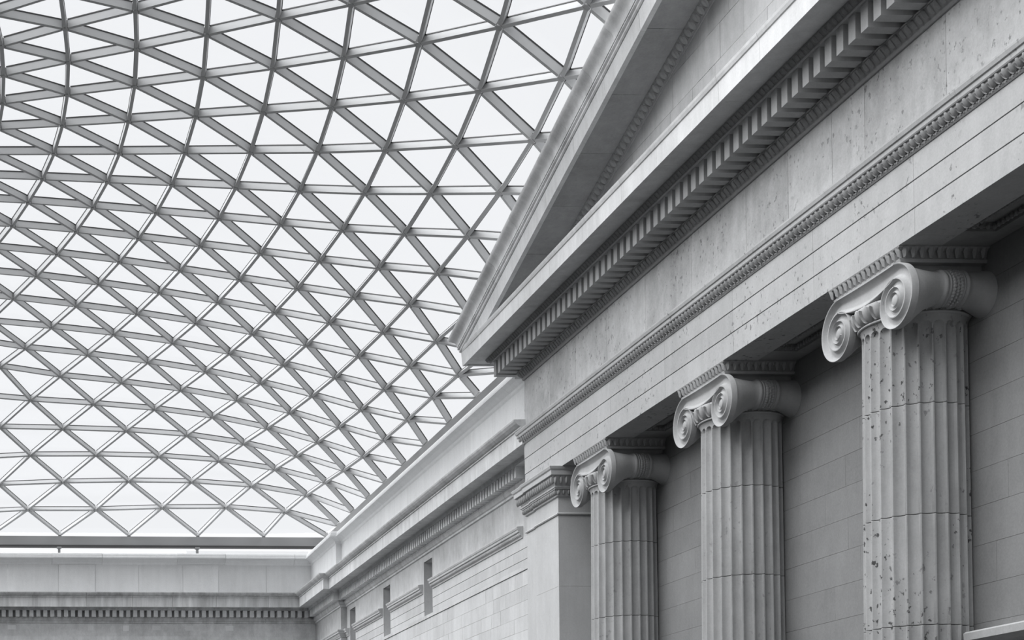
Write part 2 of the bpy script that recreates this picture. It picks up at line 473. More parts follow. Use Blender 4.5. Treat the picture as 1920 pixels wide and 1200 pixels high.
# ------------------------------------------------------------------ portico entablature
ent = root('entablature', 'carved entablature of the portico resting on the column capitals', 'entablature', kind='thing')
PE = [(XF, YN), (XF, YE), (XB+0.1, YE)]
LE = (YE-YN) + (XB+0.1-XF)
def run(prof, name, mat, cuts, gap=0.006, back=-0.3, parent=ent, path=PE, smooth=False):
    for pc in cut_path(path, cuts, gap):
        b = MB(); b.sweep(prof, pc, back); b.build(name, mat, parent, smooth=smooth)
aj = [0] + [y-YN for y in (19.3, 22.28, 25.21, 28.14, 31.2, 34.14, 37.04)] + [LE]
for k, (z0, z1) in enumerate(((10.40, 10.795), (10.812, 11.205), (11.222, 11.60))):
    run([(0.006*k, z0), (0.006*k, z1)], 'architrave_block', M_FASC, aj, 0.006, -0.66)
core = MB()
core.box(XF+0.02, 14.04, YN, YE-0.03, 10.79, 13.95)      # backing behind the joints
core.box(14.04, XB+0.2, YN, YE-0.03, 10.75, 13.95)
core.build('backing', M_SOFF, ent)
TAEN = [(0.0, 11.60), (0.028, 11.60), (0.05, 11.625), (0.05, 11.655), (0.04, 11.665), (0.07, 11.68), (0.115, 11.735), (0.124, 11.775), (0.150, 11.778), (0.162, 11.796),
        (0.166, 11.855), (0.188, 11.87), (0.204, 11.925), (0.204, 11.955), (0.0, 12.0)]
cs = spans(0, LE, 2.9, 0.1); cs = [c for c in cs if not (LE-2.0 < c < LE)]
run(TAEN, 'moulding_stone', M_FASC, cs, 0.004)
fj = [0] + [y-YN for y in (17.0, 19.2, 21.45, 23.6, 24.58, 26.03, 27.59, 29.9, 32.17, 34.34, 36.3, 38.11)] + [LE]
run([(0.0, 12.0), (0.0, 13.30)], 'frieze_block', M_FRIE, fj, 0.007, -0.3)
BED = [(0.0, 13.30), (0.03, 13.30), (0.045, 13.32), (0.045, 13.355), (0.05, 13.365), (0.09, 13.40), (0.13, 13.455), (0.145, 13.50), (0.165, 13.505), (0.165, 13.53)]
run(BED, 'bed_moulding', M_ORN, cs, 0.004)
run([(0.03, 13.53), (0.03, 13.93)], 'dentil_band', M_SOFF, cs, 0.003)  # band behind the dentils takes the shade-painted soffit stone
run([(0.10, 13.93), (0.69, 13.93), (0.70, 13.965)], 'corona_fillet', M_CORN, cs, 0.003)
run([(0.10, 13.965), (0.70, 13.966), (0.71, 13.97), (0.76, 13.995), (0.79, 14.05), (0.80, 14.08)], 'corona_bed', M_ORN, cs, 0.003)
CORO = [(0.5, 14.075), (1.19, 14.075), (1.19, 14.046), (1.276, 14.046), (1.285, 14.40), (1.305, 14.415), (1.325, 14.47), (1.335, 14.515), (0.2, 14.60)]
cj = [0] + [y-YN for y in (17.2, 19.4, 21.9, 24.41, 25.89, 28.5, 30.2, 32.13, 34.4, 36.6, 38.6)] + [LE]
run(CORO, 'corona_block', M_CORN, cj, 0.006)
# dentils, along the front and round the far end
db = MB(); db.box(-0.50, 0.14, -0.099, 0.099, 0.0, 0.40)
dm = db.mesh('dentil', M_DENT)
y = 40.45
while y > YN+0.3:
    o = link('dentil', dm, ent); o.location = (XF-0.16, y, 13.53); y -= 0.347
o0 = YE+0.16
db = MB(); db.box(-0.099, 0.099, -0.14, 0.50, 0.0, 0.40)
dm2 = db.mesh('dentil', M_DENT)
for k in range(4):
    o = link('dentil', dm2, ent); o.location = (XF-0.3+0.36+0.347*k, o0, 13.53)
# egg and dart: individual eggs on the architrave, joined runs on the smaller mouldings
em = egg_mesh('egg_carving', 0.1438, 0.165, 0.034, M_ORN)
y = 40.12
while y > 18.5:
    o = link('egg_carving', em, ent); o.location = (XF-0.094, y, 11.722); o.rotation_euler = (0, math.radians(-32), 0); y -= 0.1438
def egg_run(name, px, z, pitch, w, h, d, tilt, y0, y1, parent, mat):
    b = MB(); y = y0; ct, st = math.cos(tilt), math.sin(tilt)
    while y < y1:
        o = len(b.v); b.blob((0, 0, 0), d, w*0.40, h*0.5, 6, 4)
        b.v[o:] = [(XF-px + x*ct + zz*st, y+yy_, z - x*st + zz*ct) for x, yy_, zz in b.v[o:]]
        y += pitch
    return b.build(name, mat, parent, smooth=True, kind='stuff')
egg_run('bed_egg_carving', 0.105, 13.435, 0.1438, 0.14, 0.17, 0.055, math.radians(-38), YN, 40.15, ent, M_ORN)
egg_run('corona_egg_carving', 0.755, 14.01, 0.1438, 0.13, 0.13, 0.045, math.radians(-40), YN, 40.7, ent, M_ORN)
b = MB(); y = YN
while y < 40.08:
    b.blob((XF-0.045, y, 11.64), 0.022, 0.026, 0.022, 6, 4); y += 0.0719
b.build('bead_carving', M_ORN, ent, kind='stuff')
# soffit between architrave and wall, with sunk panels between the columns
CX0, CX1 = 14.04, 14.50
cof = [(19.46, 22.12), (25.33, 27.97), (31.23, 33.87)]
cuts = [YN] + [v for c in cof for v in c] + [YE-0.05]
for i in range(0, len(cuts), 2):
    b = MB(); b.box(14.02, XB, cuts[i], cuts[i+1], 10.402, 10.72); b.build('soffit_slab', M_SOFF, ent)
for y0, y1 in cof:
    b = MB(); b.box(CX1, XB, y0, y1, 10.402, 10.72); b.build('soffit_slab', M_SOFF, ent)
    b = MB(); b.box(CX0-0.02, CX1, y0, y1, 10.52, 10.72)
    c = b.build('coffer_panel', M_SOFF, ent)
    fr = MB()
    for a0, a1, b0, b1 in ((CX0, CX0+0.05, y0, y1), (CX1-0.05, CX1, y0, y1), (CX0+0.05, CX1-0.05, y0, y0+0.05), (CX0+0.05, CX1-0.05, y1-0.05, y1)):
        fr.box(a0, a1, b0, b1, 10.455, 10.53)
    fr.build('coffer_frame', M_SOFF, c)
    eg = MB(); y = y0+0.08
    while y < y1-0.05:
        eg.blob((CX1-0.065, y, 10.455), 0.028, 0.035, 0.05, 6, 4); eg.blob((CX0+0.065, y, 10.455), 0.028, 0.035, 0.05, 6, 4); y += 0.1
    x = CX0+0.1
    while x < CX1-0.05:
        eg.blob((x, y1-0.065, 10.455), 0.035, 0.028, 0.05, 6, 4); eg.blob((x, y0+0.065, 10.455), 0.035, 0.028, 0.05, 6, 4); x += 0.1
    eg.build('coffer_egg_carving', M_SOFF, c, kind='stuff')

# ------------------------------------------------------------------ pediment
ped = root('pediment', 'low gabled stone pediment with deep raking cornice above the entablature', 'pediment', kind='thing')
SL = 0.2445
def zrake(y): return 17.175 - SL*(y-28.5)
YA = 18.4                                               # the gable's ridge, beyond the frame
zr = [14.55, 15.24, 15.92, 16.60, 17.28, 17.96, 18.64, 19.3]
XT = 13.12
b = MB(); b.prism([(YA, 14.5), (38.6, 14.5), (38.6, zrake(38.6)), (YA, zrake(YA))], XT+0.03, XT+1.2); b.build('tympanum_backing', M_TYMP, ped)
tj = {14.55: [29.6], 15.24: [28.26, 29.24], 15.92: [27.1, 28.04, 29.0], 16.60: [27.67, 28.55], 17.28: [26.9]}
for z0, z1 in zip(zr, zr[1:]):
    ys = list(tj.get(z0, [25.3]))
    while ys[0] > YA: ys.insert(0, max(YA, ys[0]-random.uniform(0.9, 1.15)))
    while ys[-1] < 40: ys.append(ys[-1]+random.uniform(0.9, 1.15))
    for y0, y1 in zip(ys, ys[1:]):
        y1 -= 0.007; zt = z1-0.007
        ya = 28.5 + (17.175-z0)/SL; yb = 28.5 + (17.175-zt)/SL     # where the rake meets the course
        if y0 >= ya-0.05: continue
        poly = [(y0, z0), (min(y1, ya), z0)]
        if y1 < ya: poly.append((y1, min(zt, zrake(y1))))
        if y0 < yb < y1: poly.append((yb, zt))
        poly.append((y0, min(zt, zrake(y0))))
        b = MB(); b.prism(poly, XT+random.uniform(-0.003, 0.003), XT+0.05); b.build('tympanum_block', M_TYMP, ped)
def rake(prof, name, mat, cuts, gap=0.008, smooth=False, far=None):
    k = prof; n = len(k)
    fs = [(i, (i+1) % n, (i+1) % n + n, i+n) for i in range(n)] + [tuple(range(n)), tuple(range(2*n-1, n-1, -1))]
    for i, (a, c) in enumerate(zip(cuts, cuts[1:])):
        b = MB(); last = i == len(cuts)-2
        vs = [(XF-p, a+gap/2, zrake(a+gap/2)+d) for p, d in k]
        for p, d in k:
            ye = (YE+max(p, 0.3) if far is None else far) if last else c-gap/2
            vs.append((XF-p, ye, zrake(ye)+d))
        b.add(vs, fs); b.build(name, mat, ped, smooth=smooth)
R_COR = [(1.17, 0.056), (1.17, 0.0), (1.276, 0.0), (1.305, 0.385), (0.9, 0.39), (0.9, 0.056)]
R_SOF = [(0.24, 0.055), (1.168, 0.055), (1.168, 0.09), (0.88, 0.10), (0.88, 0.38), (0.24, 0.38)]
R_BEAD = [(0.9, 0.39), (1.32, 0.395), (1.345, 0.42), (1.355, 0.455), (1.335, 0.475), (1.36, 0.49), (1.385, 0.51), (1.385, 0.54), (0.9, 0.56)]
R_SIMA = [(0.9, 0.555), (1.395, 0.56), (1.40, 0.60), (1.41, 0.66), (1.44, 0.72), (1.495, 0.77), (1.555, 0.815), (1.585, 0.86), (1.592, 0.905), (1.575, 0.93), (1.2, 0.96), (-1.4, 0.99), (-1.4, 0.5), (0.9, 0.5)]
rc = [YA] + [y for y in (20.1, 22.0, 23.8, 25.6, 27.4, 29.2, 31.0, 32.8, 34.6, 36.4, 38.2, 39.9)]
rake(R_COR, 'raking_corona', M_CORN, rc + [41.3])
rake(R_SOF, 'raking_soffit', M_SOFF, rc + [41.2])  # separate piece so the underside carries the painted shade tone
rake(R_BEAD, 'raking_fillet', M_SIMA, rc + [41.3], 0.006)
rs = [YA] + [20.4, 22.0, 23.6, 25.2, 26.9, 28.55, 30.23, 31.41, 32.94, 34.78, 36.34, 38.0, 39.6]
rake(R_SIMA, 'sima_block', M_SIMA, rs + [41.6], 0.008, smooth=True)
R_EGG = [(0.20, -0.13), (0.26, -0.13), (0.28, -0.10), (0.30, -0.09), (0.34, -0.05), (0.40, 0.0), (0.42, 0.06), (0.20, 0.06)]
rake(R_EGG, 'raking_bed_moulding', M_ORN, rc[:-2] + [38.9], 0.006, far=38.9)
em2 = egg_mesh('raking_egg', 0.19, 0.21, 0.05, M_ORN)
y = 21.0
while y < 38.3:
    o = link('raking_egg', em2, ped); o.location = (XF-0.355, y, zrake(y)-0.035); o.rotation_euler = (0, math.radians(-42), 0); y += 0.19

# ------------------------------------------------------------------ ionic columns
CXC = 14.19
ZE = 9.627                                              # height of the volute eyes
R0, KS = 0.56, 0.60
def r_out(ph): return R0*KS**(ph/(2*math.pi))
def scroll_depth(rho, ph):
    if rho < 0.085: return 0.055 + 0.03*math.sqrt(max(0, 1-(rho/0.085)**2)) - 0.09
    u = math.log(R0/rho)/math.log(1/KS) - ph/(2*math.pi)
    f = u - math.floor(u)
    d = 0.018 + 0.085*rho/R0
    edge = min(f, 1-f)
    return -d*min(1.0, (max(0.0, edge-0.07)/0.22))**0.75
def volute_mesh(s):
    """scroll face in the y-z plane, facing -x; s = direction of its outer side along y"""
    b = MB(); NP, NR = 96, 44; xf = 13.385
    rows = []
    for k in range(NP+1):
        ph = 2*math.pi*k/NP; ro = r_out(ph)
        row = []
        for j in range(NR+1):
            rho = ro*(j/NR)**0.9 if j else 0.0005
            row.append((xf - scroll_depth(max(rho, 0.001), ph), s*rho*math.sin(ph), rho*math.cos(ph)))
        row.append((xf+0.03, s*ro*1.012*math.sin(ph), ro*1.012*math.cos(ph)))
        row.append((xf+0.11, s*ro*math.sin(ph), ro*math.cos(ph)))
        rows.append(row)
    b.grid(rows)
    me = b.mesh('volute', M_CAP); smooth_mesh(me, 50); return me
def bolster_mesh(s):
    b = MB()
    pf = [(13.44, 0.99, 0), (13.50, 0.95, 0), (13.58, 0.87, .01), (13.68, 0.75, .055), (13.80, 0.63, .10), (13.92, 0.55, .13), (14.00, 0.525, .14)]
    cord = [(14.02, 0.55, .14), (14.04, 0.585, .14), (14.06, 0.59, .14), (14.08, 0.565, .14), (14.09, 0.55, .14), (14.11, 0.58, .14), (14.13, 0.55, .14)]
    mid = [(14.16, 0.53, .14), (14.22, 0.525, .14), (14.28, 0.53, .14)]
    allp = pf + cord + mid + [(28.44-x, r, q) for x, r, q in reversed(cord)] + [(14.46, 0.54, .135), (14.60, 0.60, .11), (14.74, 0.69, .07), (14.9, 0.80, .03)]
    rows = [[(x, s*(0.9 + 0.1*r)*(r**0.7)*r_out(2*math.pi*k/48)*math.sin(2*math.pi*k/48), q+r*r_out(2*math.pi*k/48)*math.cos(2*math.pi*k/48)) for k in range(49)] for x, r, q in allp]
    b.grid(rows)
    me = b.mesh('bolster', M_CAP); smooth_mesh(me, 40); return me
def scale_mesh(s):
    """overlapping leaf scales on the strap round the bolster"""
    b = MB()
    for r in range(3):
        for k in range(15):
            ph = math.pi*(0.06 + 0.86*(k + 0.5*(r % 2))/15)
            ro = 0.535*r_out(ph)
            b.blob((14.165+0.055*r, s*1.16*ro*math.sin(ph), 0.14+ro*math.cos(ph)), 0.032, 0.035, 0.035, 6, 4)
    return b.mesh('scale_carving', M_CAP)
def drum_mesh(z0, z1, top):
    b = MB(); NF, NS = 24, 10; rows = []
    zs = [z0 + (z1-z0)*k/4 for k in range(5)]
    zt = 9.36
    if top: zs = [z0, z0+0.5, 9.0, 9.22, zt-0.085, zt-0.07, zt-0.05, zt-0.03, zt-0.015, zt-0.005, zt+0.002, 9.40, 9.43, 9.46]
    zs = [z0] + [z0+0.006] + zs[1:-1] + [z1-0.006, z1]
    for z in zs:
        r = 0.745 + max(0, 9.3-z)*0.0056
        if z > zt: r += 0.035*((z-zt)/0.10)**2
        row = []
        ch = 0.005 if (z == z0 or (z == z1 and not top)) else 0.0
        for k in range(NF*NS):
            f = (k % NS)/NS; d = 0.0
            if f > 0.17:
                x = (f-0.585)/0.415
                yv = 0.0
                if top and z > zt-0.085: yv = (z-(zt-0.085))/0.085
                if top and z > zt: yv = 2
                d = 0.062*math.sqrt(max(0.0, 1-x*x-yv*yv))
            a = 2*math.pi*(k/(NF*NS)) + 0.05
            rr = r - d - ch
            row.append((rr*math.cos(a), rr*math.sin(a), z))
        rows.append(row)
    b.grid(rows, True)
    n = NF*NS; L = len(rows)
    b.f.append(tuple(range(n-1, -1, -1))); b.f.append(tuple((L-1)*n+k for k in range(n))); b.mi += [0, 0]
    return b
DZ = [0.95, 2.95, 4.67, 6.385, 8.10, 9.46]
drum_me = []
for k in range(5):
    me = drum_mesh(DZ[k]+(0.005 if k else 0), DZ[k+1]-(0.005 if k < 4 else 0), k == 4).mesh('drum', M_COL); smooth_mesh(me, 28); drum_me.append(me)
drum_me_p = []
for me in drum_me:
    c = me.copy(); c.materials.clear(); c.materials.append(M_COLP); drum_me_p.append(c)
vol = {s: volute_mesh(s) for s in (-1, 1)}
bol = {s: bolster_mesh(s) for s in (-1, 1)}
sca = {s: scale_mesh(s) for s in (-1, 1)}
# channel between the volutes
b = MB(); rows = []
for k in range(41):
    wv = k/40; y = -0.815+1.63*wv
    bot = R0*KS - 0.15*math.sin(math.pi*wv)**0.8
    row = []
    for j in range(25):
        v = j/24; te = R0*KS + (R0-R0*KS)*v; f = math.log(R0/te)/math.log(1/KS); e = min(f, 1-f); d = (0.018+0.085*te/R0)*min(1.0, max(0.0, e-0.07)/0.22)**0.75
        row.append((13.385+d, y, bot+(R0-bot)*v))
    row = [(13.6, y, bot-0.01), (13.42, y, bot-0.004)] + row + [(13.42, y, R0+0.004), (13.6, y, R0+0.004)]
    rows.append(row)
b.grid(rows); chan_me = b.mesh('channel', M_CAP); smooth_mesh(chan_me, 50)
# echinus with eggs, astragal
b = MB(); b.lathe([(0.70, 9.50), (0.77, 9.515), (0.80, 9.56), (0.84, 9.62), (0.865, 9.69), (0.87, 9.75), (0.85, 9.78), (0.70, 9.80)], 0, 0, 72)
ech_me = b.mesh('echinus', M_CAP); smooth_mesh(ech_me, 40)
b = MB()
for k in range(24):
    a = 2*math.pi*(k+0.5)/24
    o = len(b.v); b.blob((0, 0, 0), 0.055, 0.068, 0.135, 10, 7)
    tl = math.radians(20)
    P = [(x*math.cos(tl)+z*math.sin(tl), y, -x*math.sin(tl)+z*math.cos(tl)) for x, y, z in b.v[o:]]
    P = [(x+0.835, y, z+9.645) for x, y, z in P]
    b.v[o:] = [(x*math.cos(a)-y*math.sin(a), x*math.sin(a)+y*math.cos(a), z) for x, y, z in P]
    for s in (-1, 1):
        rows = []
        for q in range(8):
            t = q/7; ang = 1.7*t - 0.55
            yy_ = s*0.104*math.cos(ang); zz_ = -0.155*math.sin(ang)
            rows.append([(0.80+0.06+zz_*0.36-0.03, yy_*0.84, 9.645+zz_*0.86), (0.80+0.075+zz_*0.36+0.015, yy_*0.95, 9.645+zz_*0.95), (0.80+0.06+zz_*0.36-0.03, yy_*1.07, 9.645+zz_*1.05)])
        o = len(b.v); b.grid(rows)
        b.v[o:] = [(x*math.cos(a)-y*math.sin(a), x*math.sin(a)+y*math.cos(a), z) for x, y, z in b.v[o:]]
eggs_me = b.mesh('egg_carving', M_CAP); smooth_mesh(eggs_me, 50)
b = MB(); b.lathe([(0.74, 9.455), (0.79, 9.46), (0.808, 9.475), (0.808, 9.49), (0.79, 9.505), (0.74, 9.51)], 0, 0, 72)
ast_me = b.mesh('astragal', M_CAP); smooth_mesh(ast_me, 60)
# abacus: a flaring slab with leaves
b = MB()
def aba(y, x0, z): return [(x0, -y, z), (XB+0.02-CXC+CXC, -y, z), (XB+0.02, y, z), (x0, y, z)]
lev = [(0.95, 13.425, 10.17), (0.965, 13.41, 10.212), (0.965, 13.41, 10.222), (0.935, 13.45, 10.228), (0.96, 13.43, 10.34), (1.02, 13.365, 10.375), (1.03, 13.355, 10.398)]
rows = [aba(y, x, z) for y, x, z in lev]
b.grid(rows, True); b.f.append((3, 2, 1, 0)); n4 = 4*(len(lev)-1); b.f.append((n4, n4+1, n4+2, n4+3)); b.mi += [0, 0]
aba_me = b.mesh('abacus', M_CAP)
b = MB()
def leaf(p, along, out):
    """leaf standing proud of the abacus edge: p at its lower end"""
    A = Vector(along); O = Vector(out); U = Vector((0, 0, 1)); p = Vector(p)
    hw = 0.052
    pts = [p - A*0.02 + O*0.012, p + A*0.02 + O*0.012, p + A*hw + U*0.10 + O*0.030, p + A*0.045 + U*0.155 + O*0.062, p - A*0.045 + U*0.155 + O*0.062, p - A*hw + U*0.10 + O*0.030,
           p + U*0.02 + O*0.04, p + U*0.10 + O*0.062, p + U*0.155 + O*0.075]
    b.add(pts, [(0, 1, 6), (1, 2, 7, 6), (2, 3, 8, 7), (0, 6, 7, 5), (5, 7, 8, 4), (3, 4, 8)])
for k in range(15):
    leaf((13.405, -0.96+0.137*k, 10.225), (0, 1, 0), (-1, 0, 0))
for s in (-1, 1):
    for k in range(10): leaf((13.47+0.137*k, s*0.97, 10.225), (1, 0, 0), (0, s, 0))
leaf_me = b.mesh('leaf_carving', M_CAP)
b = MB(); b.box(13.52, XB+0.05, -0.82, 0.82, 9.78, 10.19); core_me = b.mesh('capital', M_CAP)
b = MB(); b.lathe([(1.02, 0.36), (1.06, 0.40), (1.08, 0.47), (1.06, 0.55), (1.0, 0.58), (0.96, 0.60), (0.93, 0.68), (0.96, 0.74), (0.99, 0.76), (1.0, 0.82), (0.98, 0.88), (0.86, 0.90), (0.80, 0.95)], 0, 0, 64)
b.box(-1.12, 0.7, -1.12, 1.12, 0.0, 0.37)
base_me = b.mesh('base', M_COL)
CLAB = ['nearest fluted Ionic column, dark pits speckling its lower drums',
        'middle fluted Ionic column, clean pale shaft between two other columns',
        'farthest fluted Ionic column, standing right beside the square pilaster']
for i, yc in enumerate((23.72, 29.59, 35.50)):
    c = root('ionic_column', CLAB[i], 'column', kind='thing', group='ionic columns of the portico')
    c.location = (CXC, yc, 0)
    for k, me in enumerate(drum_me_p if i == 0 else drum_me): 
        d = link('drum', me, c); d.rotation_euler = (0, 0, 0)
    link('base', base_me, c)
    cap = link('capital', core_me, c); cap.location = (-CXC, 0, 0)
    for s in (-1, 1):
        o = link('volute', vol[s], cap); o.location = (0, s*0.815, ZE)
        o = link('bolster', bol[s], cap); o.location = (0, s*0.815, ZE)
        o = link('scale_carving', sca[s], cap, 'stuff'); o.location = (0, s*0.815, ZE)
    o = link('channel', chan_me, cap); o.location = (0, 0, ZE)
    for nm, me in (('echinus', ech_me), ('astragal', ast_me), ('egg_carving', eggs_me)):
        o = link(nm, me, cap, 'stuff' if nm == 'egg_carving' else None); o.location = (CXC, 0, 0)
    link('abacus', aba_me, cap); link('leaf_carving', leaf_me, cap, 'stuff')

# ------------------------------------------------------------------ pilaster at the portico's far end
pil = root('corner_pilaster', 'smooth square pilaster with carved capital at the far end of the portico', 'pilaster', kind='thing')
PY0, PY1, PYM = 37.58, 40.04, 39.25
bl = [0.0, 1.5, 3.0, 4.55, 6.02, 7.48, 9.24]
for k, (z0, z1) in enumerate(zip(bl, bl[1:])):
    b = MB(); b.box(XF, XB+0.05, PY0, PYM, z0, z1-0.004); b.build('shaft_block', M_PIL, pil)
b = MB(); b.box(XF+0.035, XB+0.05, PYM, PY1, 0, 9.24); b.build('side_strip', M_PIL, pil)
CAPP = [(0.0, 9.24), (0.03, 9.245), (0.045, 9.27), (0.03, 9.295), (0.0, 9.31), (0.0, 9.68), (0.02, 9.69), (0.045, 9.705), (0.045, 9.725), (0.045, 9.735), (0.055, 9.80), (0.075, 9.86), (0.115, 9.865), (0.115, 9.885), (0.14, 9.90), (0.14, 9.925), (0.125, 9.94),
        (0.11, 9.96), (0.145, 10.05), (0.19, 10.14), (0.22, 10.185), (0.262, 10.188), (0.266, 10.20), (0.27, 10.30), (0.30, 10.33), (0.32, 10.385), (0.32, 10.398), (0.0, 10.399)]
PP = [(XB, PY0), (XF, PY0), (XF, PYM), (XF+0.035, PYM), (XF+0.035, PY1), (XB, PY1)]
b = MB(); b.sweep(CAPP, PP, -0.3); cp = b.build('capital', M_PIL, pil)
eg = MB()
for z, p, w_, h_, pitch in ((9.795, 0.078, 0.10, 0.13, 0.125), (10.07, 0.20, 0.10, 0.20, 0.137)):
    y = PY0-p+0.06
    while y < PY1+p-0.03:
        xx = XF-p + (0.035 if y > PYM else 0); eg.blob((xx, y, z), 0.055, w_*0.38, h_*0.52, 8, 5); y += pitch
    x = XF-p+0.06
    while x < XB-0.05: eg.blob((x, PY0-p, z), w_*0.38, 0.055, h_*0.52, 8, 5); x += pitch
eg.build('egg_carving', M_ORN, cp, smooth=True, kind='stuff')

# ------------------------------------------------------------------ door hood low on the wall behind the columns
hd = root('doorway_hood', 'projecting stone hood low on the wall beside the nearest column', 'hood', kind='thing')
HP = [(0.0, 4.18), (0.10, 4.19), (0.12, 4.26), (0.16, 4.30), (0.30, 4.33), (0.38, 4.40), (0.385, 4.51), (0.36, 4.535), (0.0, 4.56)]
b = MB(); b.sweep(HP, [(XB, 18.0), (XB, 22.5), (XB+0.1, 22.5)], -0.02); b.build('cornice', M_CAP, hd)
b = MB(); b.box(XB-0.10, XB, 18.0, 22.42, 3.85, 4.18); b.build('frieze_panel', M_CAP, hd)
b = MB(); b.box(XB-0.12, XB, 21.8, 22.40, 0.0, 3.85); b.build('jamb', M_CAP, hd)

